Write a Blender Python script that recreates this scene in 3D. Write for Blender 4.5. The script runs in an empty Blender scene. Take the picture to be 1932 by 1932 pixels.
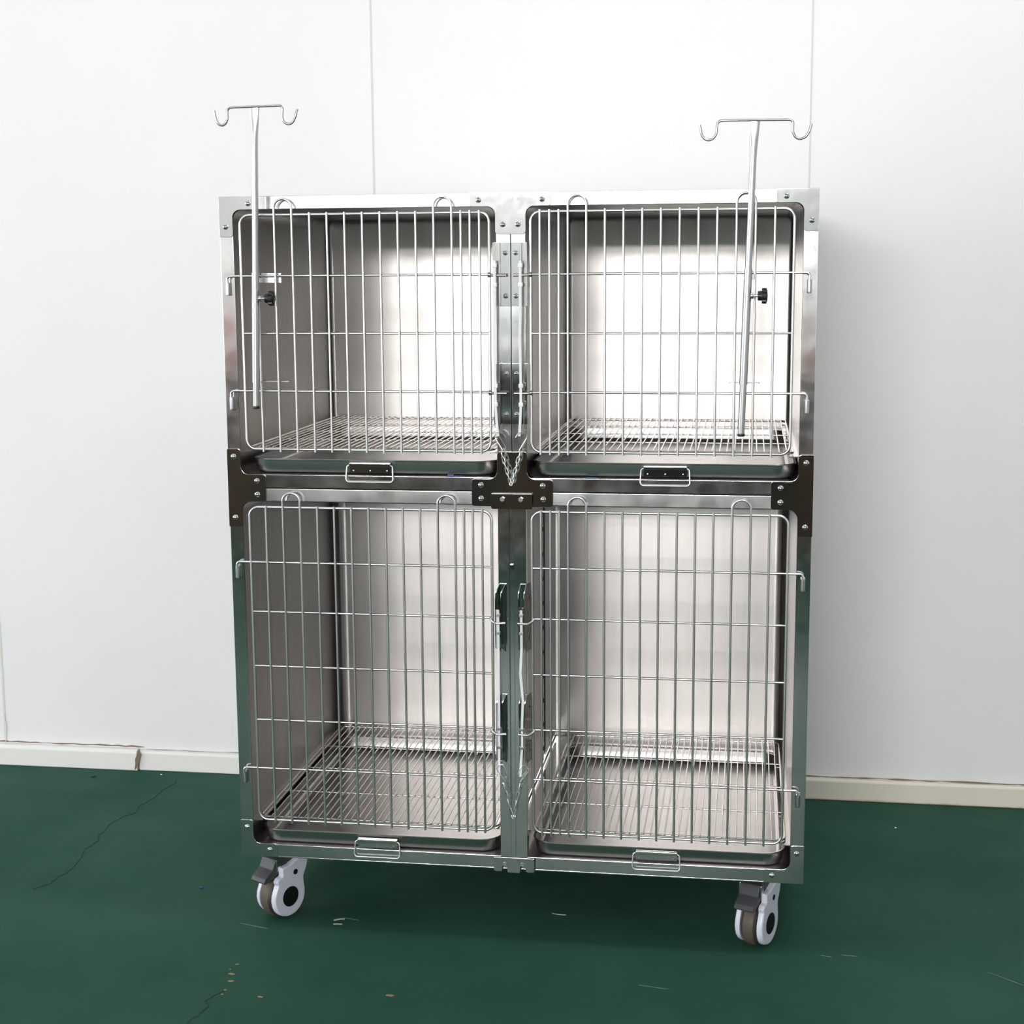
import bpy, bmesh, math, random
from math import sin, cos, pi, radians
from mathutils import Vector, Matrix
random.seed(7)
SC = bpy.context.scene
COL = SC.collection
LIFT = 0.16                      # underside of the cage above the floor (castor height)

# ------------------------------------------------------------------ materials
def mat(name):
    m = bpy.data.materials.new(name); m.use_nodes = True
    nt = m.node_tree; return m, nt, nt.nodes['Principled BSDF']
def simple(name, col, rough=.5, metal=0., spec=None, coat=0.):
    m, nt, b = mat(name)
    b.inputs['Base Color'].default_value = (*col, 1); b.inputs['Roughness'].default_value = rough
    b.inputs['Metallic'].default_value = metal
    if spec is not None: b.inputs['Specular IOR Level'].default_value = spec
    if coat: b.inputs['Coat Weight'].default_value = coat
    return m
def noise(nt, scale, detail=3, stretch=(1, 1, 1), rough=.5):
    tc = nt.nodes.new('ShaderNodeTexCoord'); mp = nt.nodes.new('ShaderNodeMapping')
    mp.inputs['Scale'].default_value = stretch
    n = nt.nodes.new('ShaderNodeTexNoise'); n.inputs['Scale'].default_value = scale
    n.inputs['Detail'].default_value = detail; n.inputs['Roughness'].default_value = rough
    nt.links.new(tc.outputs['Object'], mp.inputs['Vector']); nt.links.new(mp.outputs['Vector'], n.inputs['Vector'])
    return n.outputs['Fac']
def ramp(nt, fac, stops):
    r = nt.nodes.new('ShaderNodeValToRGB'); e = r.color_ramp.elements
    while len(e) < len(stops): e.new(.5)
    for i, (p, c) in enumerate(stops):
        e[i].position = p; e[i].color = (*c, 1) if len(c) == 3 else c
    nt.links.new(fac, r.inputs['Fac']); return r.outputs['Color']
def bump(nt, b, fac, strength, dist=.001):
    bp = nt.nodes.new('ShaderNodeBump'); bp.inputs['Strength'].default_value = strength
    bp.inputs['Distance'].default_value = dist
    nt.links.new(fac, bp.inputs['Height']); nt.links.new(bp.outputs['Normal'], b.inputs['Normal'])

def steel_polished():
    m, nt, b = mat('polished_steel'); b.inputs['Metallic'].default_value = 1
    b.inputs['Base Color'].default_value = (.70, .69, .68, 1)
    f = noise(nt, 60, 3, (1, 1, 1))
    r = ramp(nt, f, [(.3, (.04,)*3), (.75, (.08,)*3)])
    nt.links.new(r, b.inputs['Roughness'])
    bump(nt, b, noise(nt, 9, 2), .08, .0012)
    return m
def steel_tube():
    m, nt, b = mat('satin_tube_steel'); b.inputs['Metallic'].default_value = 1
    b.inputs['Base Color'].default_value = (.74, .73, .72, 1)
    f = noise(nt, 30, 4, (1, 1, 1))
    r = ramp(nt, f, [(.3, (.10,)*3), (.75, (.17,)*3)])
    nt.links.new(r, b.inputs['Roughness'])
    bump(nt, b, noise(nt, 7, 2), .10, .001)
    return m
def steel_brushed(name, base, rough, an=.0):
    m, nt, b = mat(name); b.inputs['Metallic'].default_value = 1
    f = noise(nt, 14, 5, (4, 4, .35))
    c = ramp(nt, f, [(.25, tuple(v*.93 for v in base)), (.75, tuple(min(1, v*1.05) for v in base))])
    nt.links.new(c, b.inputs['Base Color'])
    g = noise(nt, 160, 3, (3, 3, .12))
    r = ramp(nt, g, [(.3, (rough-.012,)*3), (.7, (rough+.016,)*3)])
    nt.links.new(r, b.inputs['Roughness'])
    bump(nt, b, noise(nt, 3.2, 1), .06, .003)
    if an:                                    # horizontal brushing: highlights spread up and down
        b.inputs['Anisotropic'].default_value = an
        cv = nt.nodes.new('ShaderNodeCombineXYZ')
        for i, v in enumerate((.03, .05, 1)): cv.inputs[i].default_value = v
        nt.links.new(cv.outputs[0], b.inputs['Tangent'])
    return m
POL = steel_polished(); TUBE = steel_tube()
BRUSH = steel_brushed('brushed_steel', (.53, .505, .485), .305, .83)
TRAYM = simple('drawn_tray_steel', (.52, .51, .50), .27, 1)
WIRE = simple('bright_wire_steel', (.74, .73, .72), .31, 1)
GRATEW = simple('warm_wire_steel', (.80, .76, .72), .22, 1)
ZINC = simple('zinc_screw', (.82, .82, .80), .2, 1)
DARKPIN = simple('dull_weld_steel', (.36, .34, .32), .3, 1)
POLEM = simple('satin_pole_steel', (.56, .56, .57), .30, 1)
HOOKM = simple('dull_hook_wire', (.40, .40, .40), .25, 1)
STRAP = simple('milky_plastic', (.84, .85, .88), .4)
CLIP = simple('white_clip_plastic', (.90, .90, .91), .35)
BLACK = simple('black_plastic', (.012, .012, .012), .35)
HUBB = simple('black_hub_plastic', (.006, .006, .007), .5, 0, .3)
PEDAL = simple('dark_grey_plastic', (.045, .048, .055), .45)
CASTW = simple('pale_lilac_plastic', (.70, .71, .82), .28)
TYRE = simple('grey_brown_rubber', (.10, .082, .062), .55)
TYRED = simple('dark_rubber_side', (.035, .033, .033), .5)
SLOTB = simple('dark_slot', (.012, .012, .012), .6)

def wall_mat():
    m, nt, b = mat('white_sandwich_panel')
    c = ramp(nt, noise(nt, 2.2, 5), [(.3, (.815, .805, .815)), (.7, (.84, .835, .84))])
    nt.links.new(c, b.inputs['Base Color']); b.inputs['Roughness'].default_value = .42
    bump(nt, b, noise(nt, 1.6, 3), .08, .01)
    return m
def floor_mat():
    m, nt, b = mat('green_floor_paint')
    big = noise(nt, 2.6, 6, rough=.6)
    c = ramp(nt, big, [(.28, (.022, .072, .049)), (.5, (.029, .086, .059)), (.72, (.038, .100, .069))])
    sc = noise(nt, 26, 8, (1, 2.4, 1), .7)
    mk = ramp(nt, sc, [(.60, (0, 0, 0)), (.74, (.5, .5, .5))])
    mx = nt.nodes.new('ShaderNodeMixRGB'); nt.links.new(mk, mx.inputs['Fac'])
    nt.links.new(c, mx.inputs['Color1']); mx.inputs['Color2'].default_value = (.040, .092, .060, 1)
    nt.links.new(mx.outputs['Color'], b.inputs['Base Color'])
    r = ramp(nt, noise(nt, 9, 6), [(.3, (.42,)*3), (.7, (.56,)*3)])
    nt.links.new(r, b.inputs['Roughness']); b.inputs['Specular IOR Level'].default_value = .02
    bump(nt, b, noise(nt, 7, 5), .15, .004)
    return m
def base_mat(name, clean, dirt, hi):
    m, nt, b = mat(name)
    tc = nt.nodes.new('ShaderNodeTexCoord'); sx = nt.nodes.new('ShaderNodeSeparateXYZ')
    nt.links.new(tc.outputs['Object'], sx.inputs['Vector'])
    n = noise(nt, 7, 6, (1, 1, 3), .65)
    ma = nt.nodes.new('ShaderNodeMath'); ma.operation = 'MULTIPLY_ADD'
    nt.links.new(n, ma.inputs[0]); ma.inputs[1].default_value = .022; nt.links.new(sx.outputs['Z'], ma.inputs[2])
    c = ramp(nt, ma.outputs[0], [(0, dirt), (1, clean)])
    mr = nt.nodes.new('ShaderNodeMapRange'); mr.inputs['From Min'].default_value = hi-.004; mr.inputs['From Max'].default_value = hi+.004
    nt.links.new(ma.outputs[0], mr.inputs['Value'])
    nt.links.new(mr.outputs['Result'], c.node.inputs['Fac'])
    nt.links.new(c, b.inputs['Base Color']); b.inputs['Roughness'].default_value = .45
    return m
WALL = wall_mat(); FLOOR = floor_mat()
BASEL = base_mat('white_skirting', (.80, .79, .76), (.50, .42, .30), -.0235)
BASER = base_mat('cream_skirting', (.74, .70, .60), (.36, .25, .14), -.0165)
CAULK = simple('pale_seam_caulk', (.70, .675, .63), .6)
GRIME = simple('brown_grime', (.20, .15, .11), .8)
CEILM = simple('ceiling_white', (.80, .80, .80), .8)
REFLDARK = simple('dark_brown_panel', (.030, .024, .020), .6)
def refl_board_mat():
    m, nt, b = mat('dark_mottled_board')
    c = ramp(nt, noise(nt, 1.7, 4), [(.35, (.012, .010, .022)), (.48, (.030, .030, .018)), (.6, (.075, .042, .022)), (.7, (.012, .012, .010))])
    nt.links.new(c, b.inputs['Base Color']); b.inputs['Roughness'].default_value = .7; return m
REFLBOARD = refl_board_mat()
REFLRED = simple('red_paint_band', (.55, .07, .09), .5)
CRACK = simple('crack_dark', (.016, .028, .022), .9)
CHIPB = simple('bare_concrete', (.30, .20, .13), .9)
ALU = simple('window_frame_white', (.7, .7, .7), .4)

# ------------------------------------------------------------------ mesh helpers
WORLD = {}
def sharpen(bm, ang=38):
    bm.normal_update()
    for f in bm.faces: f.smooth = True
    for e in bm.edges:
        if len(e.link_faces) != 2 or e.calc_face_angle(0) > radians(ang): e.smooth = False
def obj(name, bm, m, parent=None, smooth=38, origin=None, kind=None, label=None):
    """one mesh object; vertices are given in world space, origin goes to the mesh centre"""
    if smooth: sharpen(bm, smooth)
    cs = [v.co for v in bm.verts]
    if origin is None:
        origin = Vector([(min(c[i] for c in cs)+max(c[i] for c in cs))/2 for i in range(3)])
    origin = Vector(origin)
    bmesh.ops.translate(bm, vec=-origin, verts=bm.verts)
    me = bpy.data.meshes.new(name); bm.to_mesh(me); bm.free()
    for x in (m if isinstance(m, (list, tuple)) else [m]): me.materials.append(x)
    o = bpy.data.objects.new(name, me); COL.objects.link(o)
    if smooth and smooth < 46:
        wn = o.modifiers.new('weighted_normals', 'WEIGHTED_NORMAL'); wn.keep_sharp = True; wn.weight = 80
    WORLD[o.name] = origin.copy()
    if parent:
        o.parent = parent; o.location = origin-WORLD[parent.name]
    else: o.location = origin
    if kind: o['kind'] = kind
    if label: o['label'] = label
    return o
def thing(name, label, cat, loc, group=None):
    o = bpy.data.objects.new(name, None); COL.objects.link(o); o.empty_display_size = .05
    o.location = loc; WORLD[o.name] = Vector(loc); o['label'] = label; o['category'] = cat
    if group: o['group'] = group
    return o
def tag(o, label, cat, group=None):
    o['label'] = label; o['category'] = cat
    if group: o['group'] = group
    return o
def dup(o, delta, parent):
    """copy of one mesh object, shifted by delta in world space, under parent"""
    c = o.copy(); COL.objects.link(c); w = WORLD[o.name]+Vector(delta); WORLD[c.name] = w
    c.parent = parent; c.location = w-WORLD[parent.name]
    return c
B = bmesh.new
def box(bm, x0, x1, y0, y1, z0, z1, bev=0, mi=0):
    vs = [bm.verts.new((x, y, z)) for x in (x0, x1) for y in (y0, y1) for z in (z0, z1)]
    idx = [(0, 1, 3, 2), (4, 6, 7, 5), (0, 4, 5, 1), (2, 3, 7, 6), (0, 2, 6, 4), (1, 5, 7, 3)]
    fs = [bm.faces.new([vs[i] for i in q]) for q in idx]
    for f in fs: f.material_index = mi
    if bev:
        es = list({e for f in fs for e in f.edges})
        bmesh.ops.bevel(bm, geom=es, offset=bev, segments=2, profile=.5, affect='EDGES')
    return bm
def rounded_path(pts, rads, closed=False, seg=7):
    P = [Vector(p) for p in pts]; n = len(P); out = []
    if not isinstance(rads, (list, tuple)): rads = [rads]*n
    for i in range(n):
        if not closed and i in (0, n-1): out.append(P[i]); continue
        a, b, c = P[i-1], P[i], P[(i+1) % n]
        u = (a-b).normalized(); v = (c-b).normalized(); r = rads[i]
        ang = u.angle(v)
        if r <= 1e-6 or ang > pi-.02: out.append(b); continue
        t = min(r/math.tan(ang/2), (a-b).length*.49, (c-b).length*.49); r2 = t*math.tan(ang/2)
        ctr = b+(u+v).normalized()*(r2/sin(ang/2))
        s = b+u*t-ctr; e = b+v*t-ctr; tot = s.angle(e)
        ax = s.cross(e).normalized()
        for k in range(seg+1):
            out.append(ctr+Matrix.Rotation(tot*k/seg, 3, ax) @ s)
    return out
def tube(bm, path, r, n=10, closed=False, cap=True, radii=None):
    P = [Vector(p) for p in path]; N = len(P); rings = []
    t0 = (P[1]-P[0]).normalized()
    ref = Vector((0, 0, 1)) if abs(t0.z) < .9 else Vector((1, 0, 0))
    nrm = (ref-t0*ref.dot(t0)).normalized(); prev = t0
    for i in range(N):
        if closed: t = (P[(i+1) % N]-P[i-1]).normalized()
        else: t = (P[min(i+1, N-1)]-P[max(i-1, 0)]).normalized()
        q = prev.rotation_difference(t); nrm = q @ nrm; nrm = (nrm-t*nrm.dot(t)).normalized(); prev = t
        bn = t.cross(nrm); rr = radii[i] if radii else r
        rings.append([bm.verts.new(P[i]+(nrm*cos(2*pi*k/n)+bn*sin(2*pi*k/n))*rr) for k in range(n)])
    m = N if closed else N-1
    for i in range(m):
        a, b = rings[i], rings[(i+1) % N]
        off = 0
        if closed and i == N-1:
            off = min(range(n), key=lambda o: sum((a[k].co-b[(k+o) % n].co).length for k in range(n)))
        for k in range(n):
            bm.faces.new((a[k], a[(k+1) % n], b[(k+1+off) % n], b[(k+off) % n]))
    if cap and not closed:
        bm.faces.new(rings[0][::-1]); bm.faces.new(rings[-1])
    return bm
def prism(bm, pts2, plane, a, b, bev=0, seg=2):
    """polygon pts2 extruded from a to b along the axis normal to plane ('xz' -> y, 'yz' -> x, 'xy' -> z)"""
    def P(u, v, w): return {'xz': (u, w, v), 'yz': (w, u, v), 'xy': (u, v, w)}[plane]
    lo = [bm.verts.new(P(u, v, a)) for u, v in pts2]; hi = [bm.verts.new(P(u, v, b)) for u, v in pts2]
    n = len(pts2); f0 = bm.faces.new(lo); f1 = bm.faces.new(hi[::-1]); side = []
    for i in range(n): side.append(bm.faces.new((lo[i], hi[i], hi[(i+1) % n], lo[(i+1) % n])))
    bmesh.ops.recalc_face_normals(bm, faces=[f0, f1]+side)
    if bev:
        es = list(f0.edges) if bev > 0 else list(f0.edges)+list(f1.edges)
        bmesh.ops.bevel(bm, geom=es, offset=abs(bev), segments=seg, profile=.5, affect='EDGES', clamp_overlap=True)
    return bm
def fillet2(pts, rads, seg=6):
    q = rounded_path([(x, y, 0) for x, y in pts], rads, True, seg)
    return [(p.x, p.y) for p in q]
def lathe(bm, prof, axis_o, axis_d, n=20, cap=True):
    """profile (radius, height) turned about axis_d through axis_o"""
    d = Vector(axis_d).normalized(); o = Vector(axis_o)
    ref = Vector((0, 0, 1)) if abs(d.z) < .9 else Vector((1, 0, 0))
    u = (ref-d*ref.dot(d)).normalized(); w = d.cross(u); R = []
    for r, h in prof:
        R.append([bm.verts.new(o+d*h+(u*cos(2*pi*k/n)+w*sin(2*pi*k/n))*r) for k in range(n)])
    for i in range(len(R)-1):
        for k in range(n): bm.faces.new((R[i][k], R[i][(k+1) % n], R[i+1][(k+1) % n], R[i+1][k]))
    if cap:
        bm.faces.new(R[0][::-1]); bm.faces.new(R[-1])
    return bm
def grid_plate(pts2, rads, y0=-.0022, y1=0., bev=.0006):
    bm = B(); prism(bm, [(x, z+LIFT) for x, z in fillet2(pts2, rads)], 'xz', y0, y1, bev); return bm

# ------------------------------------------------------------------ room (the setting)
YB = 1.005; ZC = 3.7; XL, XR, YF = -5.5, 5.5, -12.8
def struct(name, bm, m, parent=None, smooth=None):
    o = obj(name, bm, m, parent, smooth); 
    o['kind'] = 'structure'
    return o
fl = B(); box(fl, XL-.1, XR+.1, YF-.1, YB+.1, -.1, 0); floor = struct('floor', fl, FLOOR)
bm = B(); box(bm, XL-.1, XR+.1, YB, YB+.1, 0, ZC); wall_back = struct('wall_back', bm, WALL)
bm = B(); box(bm, XR, XR+.1, YF, YB, 0, ZC); struct('wall_right', bm, WALL)
bm = B(); box(bm, XL-.1, XR+.1, YF-.1, YB+.1, ZC, ZC+.1); struct('ceiling', bm, CEILM)
# left wall with an added, unseen window that brightens the left floor
WY0, WY1, WZ0, WZ1 = -3.6, .2, .8, 2.5
bm = B()
for y0, y1, z0, z1 in ((YF, WY0, 0, ZC), (WY1, YB, 0, ZC), (WY0, WY1, 0, WZ0), (WY0, WY1, WZ1, ZC)): box(bm, XL-.1, XL, y0, y1, z0, z1)
struct('wall_left', bm, WALL)
# front wall (behind the photographer) with a long high window
FX0, FX1, FZ0, FZ1 = -3.7, .95, 2.72, 3.52
GX0, GX1, GZ0, GZ1 = 2.3, 5.2, 1.05, 1.85  # opening for the added low window
bm = B()
for x0, x1, z0, z1 in ((XL, FX0, 0, ZC), (FX0, FX1, 0, FZ0), (FX0, FX1, FZ1, ZC), (FX1, GX0, 0, ZC), (GX0, GX1, 0, GZ0), (GX0, GX1, GZ1, ZC), (GX1, XR, 0, ZC)):
    box(bm, x0, x1, YF-.1, YF, z0, z1)
struct('wall_front', bm, WALL)
def window(n, axis, a0, a1, z0, z1, w, depth_sign, bars):
    bm = B()
    def bx(u0, u1, v0, v1):
        d0, d1 = sorted((w, w+.05*depth_sign))
        if axis == 'y': box(bm, d0, d1, u0, u1, v0, v1)
        else: box(bm, u0, u1, d0, d1, v0, v1)
    bx(a0, a1, z0, z0+.04); bx(a0, a1, z1-.04, z1); bx(a0, a0+.04, z0, z1); bx(a1-.04, a1, z0, z1)
    for k in range(1, bars): 
        c = a0+(a1-a0)*k/bars; bx(c-.02, c+.02, z0, z1)
    return struct('window_%d' % n, bm, ALU)
window(1, 'x', FX0, FX1, FZ0, FZ1, YF-.05, -1, 7); window(2, 'x', GX0, GX1, GZ0, GZ1, YF-.05, -1, 3)  # the second, low window is added to brighten the upper left liner
# panel seams, skirting and grime lines on the back wall
tn = 0
def trim(bm, m):
    global tn
    tn += 1; return struct('trim_%d' % tn, bm, m)
for sx, w in ((-.525, .0022), (.625, .0022), (-1.675, .003), (-2.825, .0022), (1.775, .0022), (2.925, .0022)):
    bm = B(); box(bm, sx-w, sx+w, YB-.0012, YB+.002, .062, ZC); trim(bm, CAULK)
def skirting(x0, x1, th, h, m):
    prof = fillet2([(YB, 0), (YB-th, 0), (YB-th, h), (YB, h)], [0, .004, th*.8, 0], 5)
    bm = B(); prism(bm, prof, 'yz', x0, x1); return struct('baseboard_back', bm, m, None, 38)
skirting(XL, -1.2615, .024, .062, BASEL); skirting(-1.256, .2, .017, .058, BASEL); skirting(.2005, XR, .017, .060, BASER)
def ribbon(bm, pts, w, up, plane='wall', jit=.3):
    L = []
    for i, (a, b) in enumerate(pts):
        ww = w*(1+random.uniform(-jit, jit))
        if i in (0, len(pts)-1): ww *= .25
        L.append((a, b, ww))
    vs = []
    for i, (a, b, ww) in enumerate(L):
        p = Vector((a, b)); q0 = Vector(L[max(i-1, 0)][:2]); q1 = Vector(L[min(i+1, len(L)-1)][:2])
        t = (q1-q0).normalized(); n = Vector((-t.y, t.x))*ww
        if plane == 'wall': vs.append([bm.verts.new((p.x+s*n.x, up, p.y+s*n.y)) for s in (-1, 1)])
        else: vs.append([bm.verts.new((p.x+s*n.x, p.y+s*n.y, up)) for s in (-1, 1)])
    for i in range(len(vs)-1): bm.faces.new((vs[i][0], vs[i+1][0], vs[i+1][1], vs[i][1]))
    bmesh.ops.recalc_face_normals(bm, faces=bm.faces)
    r = bmesh.ops.extrude_face_region(bm, geom=list(bm.faces))
    d = Vector((0, -.0006, 0)) if plane == 'wall' else Vector((0, 0, .0005))
    bmesh.ops.translate(bm, vec=d, verts=[v for v in r['geom'] if isinstance(v, bmesh.types.BMVert)])
    bmesh.ops.recalc_face_normals(bm, faces=bm.faces)
    return bm
def wig(x0, x1, z, amp, n):
    return [(x0+(x1-x0)*i/n, z+random.uniform(-amp, amp)) for i in range(n+1)]
bm = B(); ribbon(bm, wig(-1.72, -1.245, .0665, .0012, 24), .0018, YB-.0006, 'wall', .6); trim(bm, GRIME)
bm = B(); ribbon(bm, wig(-1.25, -.4, .0600, .0006, 24), .0008, YB-.0006, 'wall', .5); trim(bm, GRIME)
bm = B(); ribbon(bm, wig(.55, 1.7, .0622, .0008, 40), .0017, YB-.0006, 'wall', .6); trim(bm, GRIME)
bm = B(); ribbon(bm, [(-1.252, .066), (-1.254, .05), (-1.259, .035), (-1.262, .018), (-1.268, .004)], .0048, YB-.0236, 'wall', .5)
trim(bm, GRIME)
bm = B(); ribbon(bm, [(-1.676, .15), (-1.674, .11), (-1.676, .08), (-1.675, .064)], .0032, YB-.0016, 'wall', .4); trim(bm, CAULK)
# unseen dark boards and red patches, added only to colour the steel's reflections
bm = B(); box(bm, XL, XR, YF, YF+.03, 0, .45); trim(bm, REFLDARK)  # added dado, dark for the plates to mirror
bm = B(); box(bm, -5.45, -4.8, YF, YF+.025, .46, .95); trim(bm, REFLRED)  # added red patch, gives the posts a pink reflection
bm = B(); box(bm, .95, 1.45, YF, YF+.025, .46, .80); trim(bm, REFLRED)  # second added red patch, for the right post's reflection
bm = B(); box(bm, -3.5, 3.5, -4.9, -4.78, 0, .68); trim(bm, REFLBOARD)  # added unseen board behind the camera, darkens the plates' reflections
# floor wear: a settling crack in two runs, bare patches and scratches, all part of the floor
def zigzag(pts, per=3, amp=.004):
    out = []
    for (a, b), (c, d) in zip(pts, pts[1:]):
        for k in range(per): out.append((a+(c-a)*k/per+random.uniform(-amp, amp), b+(d-b)*k/per+random.uniform(-amp, amp)*.6))
    return out+[pts[-1]]
c1 = [(-1.117, .926), (-1.114, .884), (-1.127, .83), (-1.126, .765), (-1.139, .704), (-1.132, .643), (-1.149, .614), (-1.163, .573), (-1.155, .503), (-1.162, .477), (-1.144, .43), (-1.145, .4), (-1.155, .38), (-1.147, .352), (-1.135, .301), (-1.13, .24), (-1.142, .195), (-1.14, .158), (-1.167, .117)]
c2 = [(-.551, -.159), (-.553, -.205), (-.556, -.25), (-.544, -.319), (-.56, -.345), (-.566, -.367), (-.555, -.388), (-.559, -.414), (-.564, -.432), (-.571, -.446), (-.571, -.47)]
bm = B(); ribbon(bm, zigzag(c1), .00065, .0002, 'floor', .8); obj('crack', bm, CRACK, floor, None, kind='structure')
bm = B(); ribbon(bm, zigzag(c2[3:]), .0014, .0002, 'floor', .8); obj('crack', bm, CRACK, floor, None, kind='structure')
def blob(cx, cy, r, e=1., n=14):
    bm = B(); vs = []
    for k in range(n):
        rr = r*random.uniform(.55, 1.15); a = 2*pi*k/n
        vs.append(bm.verts.new((cx+rr*cos(a)*e, cy+rr*sin(a), .0002)))
    f = bm.faces.new(vs); r_ = bmesh.ops.extrude_face_region(bm, geom=[f])
    bmesh.ops.translate(bm, vec=(0, 0, .0004), verts=[v for v in r_['geom'] if isinstance(v, bmesh.types.BMVert)])
    bmesh.ops.recalc_face_normals(bm, faces=bm.faces); return bm
for (x, y, r, e) in ((-.547, -.277, .006, 1.2), (-.545, -.315, .0035, 1), (-.556, -.245, .004, 2), (-.56, -.20, .003, 1.5), (-.566, -.225, .0025, 1), (-.21, -.294, .0055, 1.6), (-.465, -.335, .004, 1.8), (-.545, -.335, .003, 1)):
    obj('worn_patch', blob(x, y, r, e), CHIPB, floor, None, kind='structure')
SCRATCH = simple('pale_scratch', (.16, .24, .19), .6)
for (a, b) in (((.982, -.021), (1.048, -.076)), ((.692, .017), (.726, .014)), ((.649, .009), (.673, .004)), ((-.40, .06), (-.36, .05)), ((-.62, .0), (-.55, -.02)), ((.28, -.18), (.34, -.19))):
    bm = B(); ribbon(bm, zigzag([a, b], 4, .001), .0007, .0002, 'floor', .6); obj('scratch', bm, SCRATCH, floor, None, kind='structure')

# ------------------------------------------------------------------ the cage bank
HW = .61; T = .0285; H = 1.4264; D = .755
Z0, Z1 = 0, .0285                 # bottom rail
Z2, Z3, Z4 = .7912, .8195, .849   # rails between the two rows
Z5 = 1.3995                       # underside of the top rail
cage = thing('pet_cage', 'four-door stainless steel pet cage on castors standing on the green floor', 'cage', (0, 0, LIFT))
def zbox(x0, x1, y0, y1, z0, z1, bev=.0012):
    bm = B(); box(bm, x0, x1, y0, y1, z0+LIFT, z1+LIFT, bev); return bm
for s in (-1, 1):
    a, b = sorted((s*HW, s*(HW-T)))
    obj('corner_post', zbox(a, b, 0, T, Z1+.0002, Z2-.0002), TUBE, cage)
    obj('corner_post', zbox(a, b, 0, T, Z4+.0002, Z5-.0002), TUBE, cage)
    a, b = sorted((s*.0006, s*.0303))
    obj('middle_post', zbox(a, b, 0, T, Z4+.0002, Z5-.0002), TUBE, cage)
obj('bottom_rail', zbox(-HW, HW, 0, T, Z0+.002, Z1), TUBE, cage)
bm = B(); box(bm, -HW+.08, HW-.08, -.0002, .03, LIFT-.001, LIFT+.0018, .0005)
obj('rail_lip', bm, TUBE, cage)
obj('lower_top_rail', zbox(-HW, HW, .0006, T, Z2, Z3-.0014), TUBE, cage).rotation_euler.x = radians(-2.9)   # tilt added so the face mirrors the pale front wall
obj('upper_bottom_rail', zbox(-HW, HW, 0, T, Z3+.0012, Z4), TUBE, cage)
obj('top_rail', zbox(-HW, HW, 0, T, Z5, H), TUBE, cage)
for s in (-1, 1):
    a, b = sorted((s*HW, s*(HW-.0012)))
    obj('side_panel', zbox(a, b, T+.0005, D, .004, Z3-.001, 0), BRUSH, cage)
    obj('side_panel', zbox(a, b, T+.0005, D, Z3+.001, H-.001, 0), BRUSH, cage)
obj('top_panel', zbox(-HW, HW, T+.0005, D, H-.0014, H-.0002, 0), BRUSH, cage)
obj('back_panel', zbox(-HW, HW, D, D+.0012, .004, H, 0), BRUSH, cage)
obj('base_panel', zbox(-HW, HW, T+.0005, D, .002, .0035, 0), BRUSH, cage)

def shell(x0, x1, z0, z1, yb, r, rb, seg=6):
    """pressed compartment liner: rounded-rectangle tub open at the front"""
    bm = B(); rings = []
    def ring(ins, y):
        rr = max(r-ins, .0015); c = []
        for (cx, cz, a0) in ((x1-ins-rr, z1-ins-rr, 0), (x0+ins+rr, z1-ins-rr, 90), (x0+ins+rr, z0+ins+rr, 180), (x1-ins-rr, z0+ins+rr, 270)):
            for k in range(seg+1):
                a = radians(a0+90*k/seg); c.append(bm.verts.new((cx+rr*cos(a), y, cz+rr*sin(a)+LIFT)))
        rings.append(c)
    for y in (.0005, .03, .2, .4, yb-rb): ring(0, y)
    for k in range(1, seg+1):
        a = pi/2*k/seg; ring(rb*(1-cos(a)), yb-rb+rb*sin(a))
    n = len(rings[0])
    for i in range(len(rings)-1):
        for k in range(n): bm.faces.new((rings[i][k], rings[i][(k+1) % n], rings[i+1][(k+1) % n], rings[i+1][k]))
    bm.faces.new(rings[-1]); bmesh.ops.recalc_face_normals(bm, faces=bm.faces)
    for f in bm.faces: f.normal_flip()
    return bm
XI = HW-T-.0003
obj('compartment_liner', shell(-XI, -.0305, Z4+.0004, Z5-.0004, .735, .020, .012), BRUSH, cage, 45)
obj('compartment_liner', shell(.0305, XI, Z4+.0004, Z5-.0004, .735, .020, .012), BRUSH, cage, 45)
obj('compartment_liner', shell(-XI, XI, Z1+.0006, Z2-.0004, .735, .020, .030), BRUSH, cage, 45)

# corner and joining plates, with their screws
def screw(parent, x, z, r=.0058, y=-.0022):
    bm = B()
    prof = [(r, 0), (r*.98, .0012), (r*.8, .0024), (r*.45, .0033), (r*.001, .0036)]
    lathe(bm, prof, (x, y, z+LIFT), (0, -1, 0), 18)
    for a in (radians(35), radians(125)):
        d = Vector((cos(a), 0, sin(a))); n = Vector((-sin(a), 0, cos(a)))
        vs = []
        for (u, v) in ((-.62, -.16), (.62, -.16), (.62, .16), (-.62, .16)):
            p = Vector((x, y-.00345, z+LIFT))+d*u*r+n*v*r
            vs.append(bm.verts.new(p))
        f = bm.faces.new(vs); f.material_index = 1
        if f.normal.y > 0: f.normal_flip()
    return obj('screw', bm, [ZINC, SLOTB], parent)
fr = .017; cr = .006; L = .0825; I = HW-T
def plate(pts, rads, screws, y0=-.0022, y1=0.):
    p = obj('corner_plate', grid_plate(pts, rads, y0, y1), POL, cage)
    for (x, z) in screws: screw(p, x, z, y=y0)
    return p
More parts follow.
